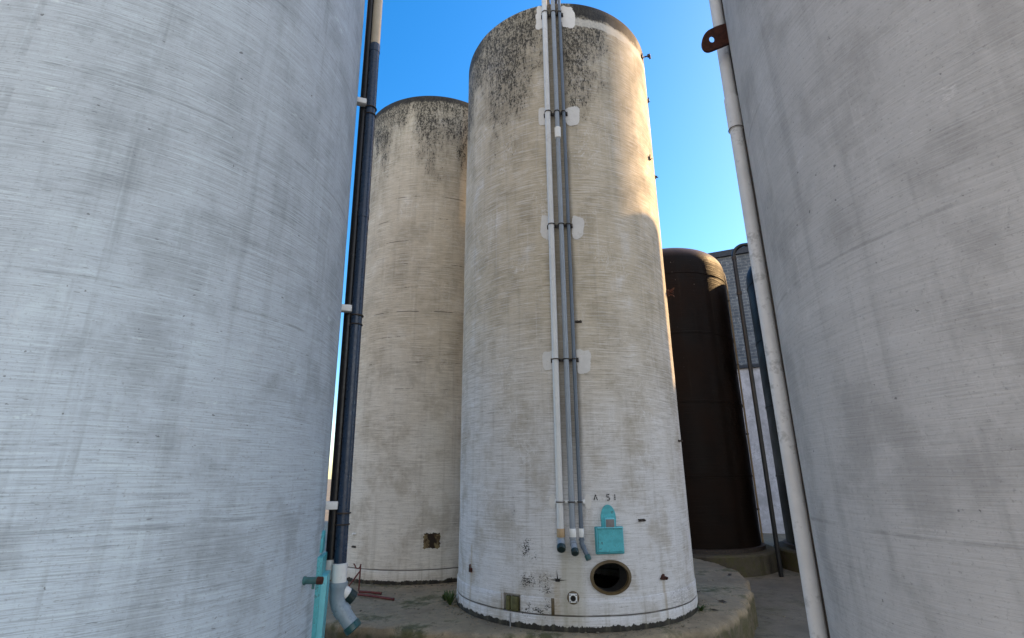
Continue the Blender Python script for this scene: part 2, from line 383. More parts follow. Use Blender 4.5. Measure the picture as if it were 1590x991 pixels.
def tank_brown():
    k = NT('brown_tank'); u, z = k.uv()
    P = lambda a, b: k.vec(k.mul(u, a), k.mul(z, b), 4.)
    st = k.noise(P(5., .25), 1., 5., .65); li = k.noise(P(1.2, 26.), 1., 4., .7); bl = k.noise(P(1.5, 1.), 1., 5.)
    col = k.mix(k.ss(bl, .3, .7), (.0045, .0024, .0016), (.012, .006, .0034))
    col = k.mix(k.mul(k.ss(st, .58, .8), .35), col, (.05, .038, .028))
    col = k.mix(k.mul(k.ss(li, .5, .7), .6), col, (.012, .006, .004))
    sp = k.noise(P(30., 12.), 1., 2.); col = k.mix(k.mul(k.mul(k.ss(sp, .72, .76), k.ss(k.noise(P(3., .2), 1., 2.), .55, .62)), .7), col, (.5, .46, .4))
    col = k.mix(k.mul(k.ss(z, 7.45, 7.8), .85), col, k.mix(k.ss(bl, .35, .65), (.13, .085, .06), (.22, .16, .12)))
    return k.done(col, k.ss(bl, .3, .7, .38, .6), k.add(k.mul(li, .8), bl), .5, .02, 0., .12)
M_brown = tank_brown()
def brick(name, c1, c2, mo, sc=1.):
    k = NT(name); x = k.xyz(k.obj())
    v = k.vec(k.add(x[0], x[1]), x[2], 0.)
    b = k.t.nodes.new('ShaderNodeTexBrick'); k.set(b.inputs['Vector'], v)
    for q, c in (('Color1', c1), ('Color2', c2), ('Mortar', mo)): k.set(b.inputs[q], c)
    b.inputs['Scale'].default_value = 1.; b.inputs['Mortar Size'].default_value = .014; b.inputs['Brick Width'].default_value = .42 * sc; b.inputs['Row Height'].default_value = .15 * sc
    b.inputs['Bias'].default_value = -.1
    n = k.noise(k.obj(), 1.5, 5., .65); n2 = k.noise(k.obj(), 9., 4., .7)
    col = k.mix(k.mul(k.ss(n, .4, .7), .5), b.outputs[0], tuple(q * .45 for q in c1))
    col = k.mix(k.mul(k.ss(n2, .55, .7), .6), col, (.42, .44, .47))
    return k.done(col, .85, k.add(b.outputs[1], k.mul(n2, -.6)), -.5, .02)
M_brick = brick('slate_brick', (.085, .10, .125), (.125, .14, .165), (.22, .23, .24))
M_brick2 = brick('red_brick', (.30, .17, .12), (.36, .20, .14), (.4, .38, .34))
M_render = concrete('pale_render', (.62, .61, .66), .05)
M_render2 = concrete('cream_render', (.72, .66, .55), .05)

# ------------------------------------------------------------------ the ground
bm = bmesh.new(); bmesh.ops.create_grid(bm, x_segments=2, y_segments=2, size=400)
g = obj('ground', bm, M_yard, None, 0); g.location.z = -.45; props(g, 'olive grey concrete yard below the raised slab', 'ground', kind='structure')

def catmull(pts, n):
    out = []; L = len(pts)
    for i in range(L):
        p0, p1, p2, p3 = [Vector((*pts[(i + d) % L], 0)) for d in (-1, 0, 1, 2)]
        for j in range(n):
            t = j / n
            out.append(.5 * ((2 * p1) + (p2 - p0) * t + (2 * p0 - 5 * p1 + 4 * p2 - p3) * t * t + (3 * p1 - p0 - 3 * p2 + p3) * t ** 3))
    return out
def slab(name, pts, n, z0, mat, label, cat, rough=.028):
    ol = catmull(pts, n); c = sum(ol, Vector()) / len(ol)
    bm = bmesh.new(); rings = []
    for inset, z in ((0, z0), (-.005, z0 * .55), (.0, -.07), (.012, -.03), (.04, -.008), (.09, 0.), (.25, 0.004), (.8, .002)):
        q = []
        for i, p in enumerate(ol):
            d = (c - p).normalized(); o_ = inset + rough * 1.6 * mn.noise(p * 3) + rough * mn.noise(p * 11 + Vector((0, 0, z * 9)))
            zz = z + (rough * .45 * mn.noise(p * 8 + Vector((3, 3, z * 20))) if -.1 < z <= .004 and inset < .2 else 0)
            q.append(bm.verts.new(p + d * o_ + UP * zz))
        rings.append(q)
    for a, b in zip(rings, rings[1:]):
        for i in range(len(a)):
            j = (i + 1) % len(a); bm.faces.new((a[i], a[j], b[j], b[i]))
    bm.faces.new(rings[-1])
    o = obj(name, bm, mat, None, 40); return props(o, label, cat)
slab('concrete_plinth', [(-2.28, 6.74), (-1.74, 6.50), (-.67, 6.15), (.36, 6.00), (1.44, 6.01), (2.25, 6.38), (2.9, 7.13), (3.5, 8.25), (3.93, 9.5), (3.93, 10.3), (3.70, 11.2),
     (3.0, 12.3), (1.2, 12.7), (-1.0, 12.7), (-3.2, 12.5), (-4.2, 11.0), (-4.0, 9.0), (-3.2, 7.5)], 22, -.45, M_slab,
     'worn olive stained concrete plinth carrying the two pale silos', 'plinth')

# ------------------------------------------------------------------ silos
def silo_profile(c, dome, top_round=.04, th=.13, nz=70):
    pr = [(0, .0)] if False else []
    pr = [(c.r(0) - th, 0.)]
    pr += [(c.r(c.H * i / nz), c.H * i / nz) for i in range(nz)]
    pr += [(c.r(c.H) , c.H - top_round), (c.r(c.H) - top_round * .3, c.H - top_round * .3), (c.r(c.H) - top_round, c.H)]
    for i in range(1, 9): pr.append(((c.r(c.H) - top_round) * (1 - i / 8), c.H + dome * (1 - (1 - i / 8) ** 2)))
    pr += [(0, c.H + dome - th)]
    for i in range(7, -1, -1): pr.append(((c.r(c.H) - th) * (1 - i / 8), c.H + dome * (1 - (1 - i / 8) ** 2) - th - .03))
    return pr
def silo_shell(name, c, mat, root, dome=.12, wob=.006, seed=0, seg=160):
    bm = bmesh.new(); lathe(bm, silo_profile(c, dome), seg, wob, seed)
    # close the foot
    bm.verts.ensure_lookup_table()
    first = bm.verts[:seg]; last = bm.verts[-seg:]
    for k in range(seg):
        j = (k + 1) % seg; bm.faces.new((last[k], last[j], first[j], first[k]))
    return obj(name, bm, mat, root, 35)
def ell_cutter(c, ph, z, a, b, depth, n=48):
    bm = bmesh.new(); ol = [(a * cos(2 * pi * i / n), b * sin(2 * pi * i / n)) for i in range(n)]
    prism(bm, ol, c.p(ph, z, -depth), tan_(ph), UP, nrm(ph), depth + .15); return obj('cutter', bm, M_dark, None, 0)

MC = Cyl(.839, 7.742, 1.6, 1.6325, 8.79)
main = thing('storage_silo', 'tall cream concrete silo with three grey pipes, teal hatch and open manhole', 'silo', (MC.x, MC.y, 0), 'pale concrete silos on the raised plinth')
sh = silo_shell('shell', MC, M_main, main)
cut = [ell_cutter(MC, 8.8, .533, .205, .150, .5), ell_cutter(MC, -6.6, .335, .022, .022, .4, 24)]
bm = bmesh.new(); box(bm, MC.p(-32.5, .238, .0), tan_(-32.5), UP, nrm(-32.5), .225, .185, .15); cut.append(obj('cutter', bm, M_dark, None, 0))
for c_ in cut: c_.location = main.location
bpy.context.view_layer.update()
boolean(sh, cut)
# manhole frame
def ring_on(c, ph, z, a0, b0, a1, b1, d0, d1, n=64):
    bm = bmesh.new(); q = []
    for (a, b, d) in ((a0, b0, d0), (a0, b0, d1), (a1 + .004, b1 + .004, d1 + .004), (a1, b1, d1 - .01), (a1 + .002, b1 + .002, d0 - .03)):
        r_ = []
        for i in range(n):
            t = 2 * pi * i / n; u = a * cos(t); zz = z + b * sin(t)
            k = 1 + .02 * mn.noise(Vector((cos(t) * 3, sin(t) * 3, a * 9)))
            r_.append(bm.verts.new(c.p(ph + math.degrees(u * k / c.r(zz)), z + b * sin(t) * k, d)))
        q.append(r_)
    for x, y in zip(q, q[1:]):
        for i in range(n): bm.faces.new((x[i], x[(i + 1) % n], y[(i + 1) % n], y[i]))
    return bm
obj('manhole_frame', ring_on(MC, 8.8, .533, .238, .176, .200, .144, .002, .013), M_resin, main)
obj('manhole_throat', ring_on(MC, 8.8, .533, .204, .148, .198, .142, -.16, -.022), M_dark, main)  # near-black throat, the shade inside the manhole put into its colour
# base band, a render skirt a little proud of the shell
def band(c, z0, z1, dr, cutbox=None, seg=220):
    bm = bmesh.new(); rings = []
    for z, d in ((z0, -.02), (z0, dr), (z0 + .02, dr + .002), ((z0 + z1) / 2, dr), (z1 - .012, dr), (z1, dr - .008), (z1 + .006, -.02)):
        rings.append([bm.verts.new(c.p(360 * k / seg, z + .006 * mn.noise(Vector((cos(2*pi*k/seg)*6, sin(2*pi*k/seg)*6, z*3))), d + .004 * mn.noise(Vector((cos(2*pi*k/seg)*4, sin(2*pi*k/seg)*4, z*4))))) for k in range(seg)])
    for a, b in zip(rings, rings[1:]):
        for k in range(seg):
            ph = 360 * (k + .5) / seg
            if cutbox and cutbox[0] < ((ph + 180) % 360) - 180 < cutbox[1] : continue
            bm.faces.new((a[k], a[(k + 1) % seg], b[(k + 1) % seg], b[k]))
    return bm
obj('base_band', band(MC, .165, .325, .010, (-36.9, -28.1)), M_main, main)
obj('foot_band', band(MC, .004, .150, .014), M_main, main)
# notch with two mossy bars
for du, wd in ((-.05, .055), (.040, .10)):
    nb = bmesh.new(); box(nb, MC.p(-32.5 + math.degrees(du / 1.6), .232, -.012), tan_(-32.5), UP, nrm(-32.5), wd, .150, .05, .014); obj('anchor_bar', nb, M_moss, main)
nb = bmesh.new(); p_ = MC.p(-32.1, .14, .045); tube(nb, [p_, p_ * 1.0 - UP * .135], .008, 10); obj('anchor_rod', nb, M_galv, main)
# white flange on a round resin pad
bm = bmesh.new(); n_, t_ = nrm(-6.6), tan_(-6.6); c0 = MC.p(-6.6, .335, 0)
for q in (0,): tube(bm, [c0 - n_ * .01, c0 + n_ * .010, c0 + n_ * .014], [.066, .066, .060], 40)
pad = obj('flange_pad', bm, M_resin, main)
bm = bmesh.new(); box(bm, c0 + n_ * .026, t_, UP, n_, .088, .088, .022, .004)
fl = obj('flange', bm, M_white, main)
for a in (-1, 1):
    for b in (-1, 1):
        bm = bmesh.new(); tube(bm, [c0 + n_ * .034 + t_ * a * .033 + UP * b * .033, c0 + n_ * .043 + t_ * a * .033 + UP * b * .033], .007, 6); obj('flange_bolt', bm, M_iron, fl)
bm = bmesh.new(); tube(bm, arc(c0 + n_ * .038, t_, UP, .025, 0, 360, 32), .005, 8, False); obj('flange_ring', bm, M_iron, fl)
bm = bmesh.new(); tube(bm, [c0 + n_ * .030, c0 + n_ * .0385], .0255, 28); obj('flange_bore', bm, M_dark, fl)
# teal hatch: plate, raised panel, arched tongue, grey box
hp = 8.9; hu = R(hp) * 1.6
def rr(u0_, u1, z0, z1, r=.012, n=4):
    o = []
    for cx, cz, a in ((u1 - r, z1 - r, 0), (u0_ + r, z1 - r, 90), (u0_ + r, z0 + r, 180), (u1 - r, z0 + r, 270)):
        o += [(cx + r * cos(R(a + 90 * i / n)), cz + r * sin(R(a + 90 * i / n))) for i in range(n + 1)]
    return o
def lift(c, ph, ol, d0, d1, tilt=0):
    """flat plate whose outline is in metres round (ph, 0)"""
    bm = bmesh.new(); zc = sum(z for _, z in ol) / len(ol)
    prism(bm, [(x, y - zc) for x, y in ol], c.p(ph, zc, d0), tan_(ph), UP, nrm(ph), d1 - d0)
    es = [e for e in bm.edges]
    bmesh.ops.bevel(bm, geom=[e for e in bm.edges if len(e.link_faces) == 2 and e.calc_face_angle(0) > .9], offset=.003, segments=1, affect='EDGES')
    return bm
hatch = obj('hatch', lift(MC, hp, rr(-.165, .165, .770, 1.058), -.02, .016), M_teal_d, main)
obj('hatch_panel', lift(MC, hp, rr(-.142, .142, .798, 1.038), .01, .052), M_teal, hatch)
tb = bmesh.new(); box(tb, MC.p(hp, 1.047, .045), tan_(hp), UP, nrm(hp), .30, .012, .05, .003); obj('hatch_rail', tb, M_teal_l, hatch); tb = bmesh.new(); box(tb, MC.p(hp, .788, .036), tan_(hp), UP, nrm(hp), .29, .008, .026, .002)
obj('hatch_rail', tb, M_teal, hatch)
for s_ in (-1, 1):
    tb = bmesh.new(); box(tb, MC.p(hp, .918, .030) + tan_(hp) * s_ * .149, tan_(hp), UP, nrm(hp), .010, .246, .03, .002); obj('hatch_rail', tb, M_teal_l, hatch)
ol = [(-.082, 1.04), (.082, 1.04)] + [(.088 * cos(R(a)) * (1 if a < 90 else 1), 1.145 + .145 * sin(R(a))) for a in range(0, 181, 10)]
obj('hatch_tongue', lift(MC, hp, ol, -.02, .020), M_teal, hatch)
bm = bmesh.new(); box(bm, MC.p(hp, 1.098, .040), tan_(hp), UP, nrm(hp), .112, .105, .045, .004); fr_ = obj('latch_housing', bm, M_teal_l, hatch)
bm = bmesh.new(); box(bm, MC.p(hp, 1.092, .061), tan_(hp), UP, nrm(hp), .098, .090, .012, .002)
obj('latch_plate', bm, M_box, fr_)
bm = bmesh.new(); tube(bm, [MC.p(hp, .83, .04), MC.p(hp, .83, .048)], .008, 10); obj('hatch_bolt', bm, M_box, hatch)
# worn stencil A 51
strokes = {'A': [((0, 0), (.36, 1)), ((.36, 1), (.72, 0))], '5': [((.05, 1), (.62, 1)), ((.05, 1), (.05, .58)), ((.05, .55), (.56, .55)), ((.60, .46), (.60, .06)), ((.56, .0), (.06, .0))], '1': [((.3, 0), (.3, 1))]}
hgt = .062
def segm(u, z): return MC.p(math.degrees(u / 1.605), z, .005)
for ch, uo in (('A', .095), ('5', .245), ('1', .328)):
    bm = bmesh.new()
    for si, (a, b) in enumerate(strokes[ch]):
        n = 12
        for i in range(n):
            t0, t1 = i / n, (i + 1) / n
            if mn.noise(Vector((uo * 40 + si * 3.1, i * .9, 2.2))) > .28: continue
            ax, az = a[0] + (b[0] - a[0]) * t0, a[1] + (b[1] - a[1]) * t0; bx, bz = a[0] + (b[0] - a[0]) * t1, a[1] + (b[1] - a[1]) * t1
            dx, dz = b[0] - a[0], b[1] - a[1]; L = sqrt(dx * dx + dz * dz); wx, wz = -dz / L * .10, dx / L * .10
            wx *= 1.25 if ch == '1' else 1
            q = [(ax - wx, az - wz), (bx - wx, bz - wz), (bx + wx, bz + wz), (ax + wx, az + wz)]
            bm.faces.new([bm.verts.new(segm(uo + x * hgt * .9, 1.338 + y * hgt)) for x, y in q])
    obj('stencil_letter', bm, M_ink, main, 0)
# limewashed patches beside each bracket
BZ = [8.50, 6.645, 4.833, 2.984, 1.325]
for bi, bz in enumerate(BZ):
    for s_, ua, ub in ((0, -.445, -.31), (1, -.045, .155)):
        if bi == 4: ua, ub = ((-.43, -.33), (.0, .05))[s_]
        ht = (.20, .17, .165, .15, .10)[bi]
        bm = bmesh.new()
        def msk(u, z, ua=ua, ub=ub, bz=bz, ht=ht):
            e = .014 * mn.noise(Vector((u * 12, z * 14, bi * 3.))) + .008 * mn.noise(Vector((u * 50, z * 50, bi)))
            if bi == 4: return ((u - (ua + ub) / 2) / .04) ** 2 + ((z - bz) / .08) ** 2 < 1 + e * 12
            k_ = bi * 2 + s_; sw_ = 1 + .16 * sin(k_ * 2.3); sh_ = 1 + .14 * sin(k_ * 1.7 + 1); tl = .10 * sin(k_ * 3.1)
            x_ = (u - (ua + ub) / 2 - tl * (z - bz)) / ((ub - ua) / 2 * sw_); y_ = (z - bz + .02 * (s_ - .5) + tl * .6 * (u - ua)) / (ht * sh_)
            return abs(x_) ** 3.2 + abs(y_) ** 3.2 < 1 + e * 22 + .9 * mn.noise(Vector((u * 9 + k_, z * 7, 1.3)))
        curved_patch(bm, MC, msk, ua - .06, ub + .06, bz - .3, bz + .3, 60, 100, .0075)
        obj('paint_patch', bm, M_patch, main, 35)
# rusty lugs and fixings left in the wall
def lug(ph, z, mat, kind, parent=main, c=MC, name='wall_lug'):
    bm = bmesh.new(); n_, t_ = nrm(ph), tan_(ph); q = c.p(ph, z, 0)
    if kind == 'v':
        box(bm, q + n_ * .012, t_, UP, n_, .055, .05, .03, .006)
        box(bm, q + n_ * .02 + UP * .035 - t_ * .004, t_ + UP * .1, UP, n_, .018, .06, .02, .004)
        box(bm, q + n_ * .03 + t_ * .034 + UP * .006, t_ + UP * .6, UP, n_, .03, .012, .03, .003)
    elif kind == 'b':
        for i in range(7): box(bm, q + n_ * .01 + t_ * random.uniform(-.04, .04) + UP * random.uniform(-.025, .025), t_ + UP * random.uniform(-.8, .8), UP, n_, random.uniform(.02, .05), random.uniform(.015, .04), .04, .004)
    elif kind == 'bolt':
        tube(bm, [q - n_ * .01, q + n_ * .035], .012, 8); tube(bm, [q + t_ * .03 - n_ * .01, q + t_ * .035 + n_ * .05], .01, 8); box(bm, q + t_ * .015 + n_ * .006, t_, UP, n_, .085, .03, .014, .003)
    elif kind == 'star':
        box(bm, q + n_ * .003, t_, UP, n_, .05, .03, .012, .004)
        for a, l in ((2, .10), (178, .09), (95, .11), (150, .05), (30, .05)):
            d = t_ * cos(R(a)) + UP * sin(R(a)); s2 = d.cross(n_)
            v = [bm.verts.new(q + n_ * .006 + s2 * .008), bm.verts.new(q + n_ * .006 - s2 * .008), bm.verts.new(q + n_ * .005 + d * l)]; bm.faces.new(v)
    elif kind == 'wire':
        box(bm, q + n_ * .02, t_, UP, n_, .07, .09, .04, .005)
        for i in range(6):
            a_ = q + n_ * .03 + UP * random.uniform(-.03, .03); b_ = a_ + n_ * random.uniform(.03, .07) + UP * random.uniform(-.10, .05) - t_ * .03
            tube(bm, [a_, b_, b_ + n_ * random.uniform(.01, .05) - UP * random.uniform(-.06, .10) - t_ * .02], [.012, .009, .006], 6)
    elif kind == 'hook':
        tube(bm, [q, q + n_ * .08, q + n_ * .10 + t_ * .0], .012, 8); box(bm, q + n_ * .10, t_, UP, n_, .05, .045, .05, .006); box(bm, q + n_ * .115 - UP * .04, t_, UP, n_, .03, .06, .03, .004)
    return obj(name, bm, mat, parent)
lug(-58.07, .495, M_rust, 'v'); lug(33.9, .496, M_rust, 'b'); lug(23.6, 1.111, M_iron, 'bolt'); lug(-12.45, .504, M_dark, 'star', name='cracked_hole')
lug(60.7, 8.52, M_iron, 'v'); lug(56, 6.40, M_iron, 'v', name='wall_lug'); lug(70, 6.30, M_iron, 'bolt'); lug(70, 4.26, M_rust, 'wire'); lug(-.2, 3.485, M_iron, 'bolt'); lug(60, 2.05, M_iron, 'bolt')
lug(68, 8.70, M_iron, 'hook', name='rim_hook'); lug(74, 7.9, M_iron, 'v')
# short strap beside the flange (cracked corner post)
bm = bmesh.new(); box(bm, MC.p(-14.6, .24, .012), tan_(-14.6), UP, nrm(-14.6), .035, .17, .012, .003); obj('stained_strap', bm, M_resin, main)

BC = Cyl(-1.72, 10.25, 1.6, 1.66, 9.2)
back = thing('storage_silo', 'cream concrete silo set further back with cracked lines and a square stained opening', 'silo', (BC.x, BC.y, 0), 'pale concrete silos on the raised plinth')
bs_ = silo_shell('shell', BC, M_back, back, seed=5)
obj('base_band', band(BC, .006, .20, .012), M_back, back)

LC = Cyl(-3.08, 3.77, 1.69, 1.50, 8.79)
left = thing('storage_silo', 'blue grey striated silo filling the left foreground beside the dark pipe', 'silo', (LC.x, LC.y, -.45))
LC0 = Cyl(0, 0, 1.69 + .45 * .0216, 1.50, 9.24)
silo_shell('shell', LC0, M_left, left, seed=9)
RC = Cyl(3.14, 2.38, 1.6, 1.6, 8.79)
right = thing('storage_silo', 'pale grey smooth silo at the right edge with a white downpipe', 'silo', (RC.x, RC.y, -.45))
RC0 = Cyl(0, 0, 1.6, 1.6, 9.24)
silo_shell('shell', RC0, M_right, right, seed=13)

# ------------------------------------------------------------------ pipes on the main silo
def mp(ph, z, dr): return MC.p(ph, z, dr) + Vector((MC.x, MC.y, 0))
def pipe(name, label, ph, od, mat, sleeve, z_end, dr, kink, capm, couple=None, z_top=9.35, group='pipes clamped down the main silo'):
    base = mp(ph, z_end, dr); t = thing(name, label, 'pipe', base, group)
    def L(p): return Vector(p) - base
    zs0, zs1 = .955, 1.045
    n_, t_ = nrm(ph), tan_(ph)
    bm = bmesh.new(); tube(bm, [L(mp(ph, zs1 - .02, dr)), L(mp(ph, 5, dr)), L(mp(ph, 8.79, dr)), L(mp(ph, z_top - .1, dr))] + [L(mp(ph, z_top - .1, dr)) + p for p in arc(-n_ * .18, n_, UP, .18, 10, 90, 8)] + [L(mp(ph, z_top + .08, dr)) - n_ * .9], od / 2, 24)
    obj('pipe_run', bm, mat, t)
    bm = bmesh.new(); tube(bm, [L(mp(ph, zs0, dr)), L(mp(ph, zs0 + .003, dr)), L(mp(ph, zs1 - .003, dr)), L(mp(ph, zs1, dr))], [od / 2 + .004, od / 2 + .006, od / 2 + .006, od / 2 + .004], 24)
    obj('sleeve', bm, sleeve, t)
    a = L(mp(ph, zs0, dr)); b = L(mp(ph, z_end + .05 + kink[2], dr)); e = b + (n_ * kink[0] + t_ * kink[1] - UP * kink[3])
    bm = bmesh.new(); tube(bm, [a, a + (b - a) * .5, b, b + (e - b) * .15, e], [od / 2 + .001, od / 2 + .002, od / 2 + .004, od / 2 + .003, od / 2 + .002], 24)
    if kink[4]:
        d = (e - b).normalized(); m_ = b + (e - b) * .2; tube(bm, [m_, m_ + d * .02], od / 2 + .008, 24); m_ = b + UP * .03; tube(bm, [m_, m_ + UP * .018], od / 2 + .008, 24)
    obj('outlet_elbow', bm, mat if mat is not M_pvc else M_pvc2, t)
    d = (e - b).normalized(); bm = bmesh.new(); tube(bm, [e - d * .012, e - d * .006, e + d * .036, e + d * .044], [od / 2 + .004, od / 2 + .009, od / 2 + .009, od / 2 + .004], 24)
    obj('end_cap', bm, capm, t)
    if couple:
        bm = bmesh.new(); tube(bm, [L(mp(ph, couple - .09, dr)), L(mp(ph, couple - .085, dr)), L(mp(ph, couple + .085, dr)), L(mp(ph, couple + .09, dr))], [od / 2, od / 2 + .012, od / 2 + .012, od / 2], 24)
        obj('coupling', bm, M_white, t)
    return t
PIPES = [(-10.35, .080), (-5.85, .066), (-2.55, .046)]
def pdr(od): return .046 + od / 2
pipe('drain_pipe', 'light grey pipe with tan taped end, left of the three on the silo', *PIPES[0], M_pvc, M_tan, .87, pdr(.080), (.065, .006, 0, .055, 0), M_cap)
pipe('drain_pipe', 'mid grey pipe with a white coupling high up and wide capped elbow', *PIPES[1], M_pvc2, M_white, .80, pdr(.066), (.085, .014, .06, .08, 1), M_cap, 6.28)
pipe('drain_pipe', 'thin slate grey pipe with slanting foot and small teal cap, nearest the hatch', *PIPES[2], M_pvc3, M_white, .70, pdr(.046), (.05, .050, .14, .12, 1), M_cap2)
# bracket: strut and three U-bolts
def make_bracket(dark=True):
    z = 2.984; base = mp(-6.5, z, .02); t = thing('pipe_bracket', 'b', 'pipe bracket', base, 'strut brackets holding the three pipes', R(-6.5))
    n_, t_ = Vector((0, -1, 0)), Vector((1, 0, 0))
    bm = bmesh.new(); pts = []
    box(bm, n_ * .014 , t_, UP, n_, .335, .034, .022, .003)
    for s_ in (-1, 1): box(bm, t_ * s_ * .158 - n_ * .006 , t_, UP, n_, .03, .05, .045, .004)
    obj('strut', bm, M_iron if dark else M_white, t)
    for ph, od in PIPES:
        x = R(ph + 6.5) * 1.62; r = od / 2 + .006; cx = t_ * x + n_ * (.026 + od / 2) ; cx += n_ * .0
        bm = bmesh.new(); tube(bm, [t_ * (x - r) + n_ * .0] + arc(cx, -t_, n_, r, 0, 180, 14) + [t_ * (x + r) + n_ * .0], .0065, 8)
        obj('u_bolt', bm, M_iron, t)
    return t
b0 = make_bracket(); ord_ = ['rim, topmost', 'second from the rim', 'third from the rim, in the middle of the pipes', 'fourth from the rim']
lab = ['dark pipe bracket just under the silo rim', 'dark pipe bracket second below the rim, above the white coupling', 'dark pipe bracket halfway up the pipes, third below the rim', 'dark pipe bracket fourth below the rim, between white paint patches', 'white painted pipe bracket above the taped pipe ends']
b0['label'] = lab[3]
for i, z in enumerate(BZ):
    if i in (3, 4): continue
    dup(b0, mp(-6.5, z, .02), None, lab[i])
b4 = make_bracket(False); b4.location = mp(-6.5, BZ[4], .02); b4['label'] = lab[4]
# ------------------------------------------------------------------ back silo fixings
bm = bmesh.new(); rnd = random.Random(3)
def msk(u, z): return True
php = 15.3
import functools
q0 = BC.p(php, .78, 0)
def hole_patch():
    bm = bmesh.new(); curved_patch(bm, BC, lambda u, z: abs(u - R(php) * 1.6) < .132 + .02 * mn.noise(Vector((u * 30, z * 30, 0))) and abs(z - .625) < .112 + .02 * mn.noise(Vector((u * 30, z * 30, 4))), R(php) * 1.6 - .2, R(php) * 1.6 + .2, .45, .80, 60, 60, .006); return bm
def rust_patch_mat():
    k = NT('stained_opening'); v = k.obj(); n = k.noise(v, 14., 5., .7); n2 = k.noise(v, 40., 4., .7); x = k.xyz(v)
    d = k.ma('ABSOLUTE', k.sub(x[0], BC.p(php, .625)[0]))
    col = k.mix(k.ss(n, .4, .6), (.22, .17, .085), (.07, .042, .02))
    col = k.mix(k.ss(k.add(d, k.mul(k.sub(k.noise(v, 9., 5., .7), .5), .30)), .075, .045), col, (.022, .012, .006))
    col = k.mix(k.ss(k.add(x[2], k.mul(k.sub(n2, .5), .05)), .715, .73), col, (.04, .028, .018))
    return k.done(col, .85, n2, .6, .02)
patch = obj('stained_opening', hole_patch(), rust_patch_mat(), back, 30)
lug(-33.4, .52, M_iron, 'bolt', back, BC); lug(-34, .71, M_white, 'bolt', back, BC)

# ------------------------------------------------------------------ dark pipes on the left silo
dC = sqrt(LC.x ** 2 + LC.y ** 2); azC = atan2(LC.x, LC.y)
def left_pt(dr, z, extra=0.):
    """point off the left silo's flank at stand-off dr; extra turns it away from the viewer"""
    r = LC.r(z) + dr; a = azC + pi / 2 + asin(min(.99, LC.r(1.6) / dC))    # direction from the axis to the tangent point
    a -= R(extra)
    return Vector((LC.x + r * sin(a), LC.y + r * cos(a), z))
lp_base = left_pt(.14, .62)
lp = thing('drain_pipe', 'navy blue pipe down the left silo with a capped wye outlet', 'pipe', lp_base)
def LL(p): return Vector(p) - lp_base
out = (left_pt(1, 1) - left_pt(0, 1)); out.z = 0; out.normalize(); side = Vector((-out.y, out.x, 0))   # side points away from viewer
bm = bmesh.new(); tube(bm, [LL(left_pt(.14, z)) for z in (.93, 3, 6.02)], .049, 28); obj('pipe_run', bm, M_navy, lp)
bm = bmesh.new(); tube(bm, [LL(left_pt(.14, z)) for z in (6.03, 7, 9.1)], .0485, 28); obj('sunlit_upper_run', bm, paint('sunlit_pipe_tan', (.42, .36, .26), .4, .1, (.15, .11, .07), .4, 8), lp, label='tan upper length of the pipe, sunlight put into its colour')  # sunlit top of the navy pipe, its light painted in as tan
for z in (4.05, 6.05):
    bm = bmesh.new(); tube(bm, [LL(left_pt(.14, z - .05)), LL(left_pt(.14, z + .05))], .053, 28); obj('coupling', bm, M_navy, lp)
wb = bmesh.new(); tube(wb, [LL(left_pt(.14, z)) for z in (.815, .82, .955, .96)], [.053, .058, .060, .05], 28); obj('white_collar', wb, M_white, lp)
# wye body
A_ = LL(left_pt(.14, .83)); dn = (out * .60 - side * .18 - UP * .78).normalized()
bm = bmesh.new(); B_ = A_ - UP * .15; tube(bm, [A_ + UP * .0, A_ - UP * .02, A_ - UP * .05, B_ + UP * .03, B_ + dn * .03, B_ + dn * .10], [.052, .066, .063, .060, .060, .060], 28)
tube(bm, [A_ - UP * .035, A_ - UP * .005], .069, 28); m_ = B_ + dn * .05; tube(bm, [m_, m_ + dn * .05], .066, 28); tube(bm, [B_ + dn * .08, B_ + dn * .20], .058, 28)
br = (out * .70 + side * .10 - UP * .55).normalized(); C_ = A_ - UP * .04
obj('wye_body', bm, paint('blue_grey_pvc', (.25, .31, .36), .35, .1, (.06, .07, .07), .4, 9), lp)
bm = bmesh.new(); tube(bm, [C_, C_ + br * .11], .045, 24); obj('branch', bm, M_white, lp)
bm = bmesh.new(); tube(bm, [C_ + br * .095, C_ + br * .10, C_ + br * .15, C_ + br * .155], [.05, .054, .054, .048], 24); obj('branch_cap', bm, M_cap, lp)
E_ = B_ + dn * .19; bm = bmesh.new(); tube(bm, [E_, E_ + dn * .004, E_ + dn * .045, E_ + dn * .052], [.062, .066, .066, .058], 28); obj('end_cap', bm, M_cap2, lp)

bp_b = left_pt(.075, .93, -1.5)
bp = thing('drain_pipe', 'black pipe half hidden between the navy pipe and the left silo', 'pipe', bp_b)
bm = bmesh.new(); tube(bm, [left_pt(.075, z, 2.5) - bp_b for z in (.96, 3, 6, 9.1)], .046, 24); obj('pipe_run', bm, M_black, bp)
bm = bmesh.new(); tube(bm, [left_pt(.075, z, 2.5) - bp_b for z in (.84, .98)], .052, 24); obj('white_collar', bm, M_white, bp)
tp_b = left_pt(.05, 6.1, 0)
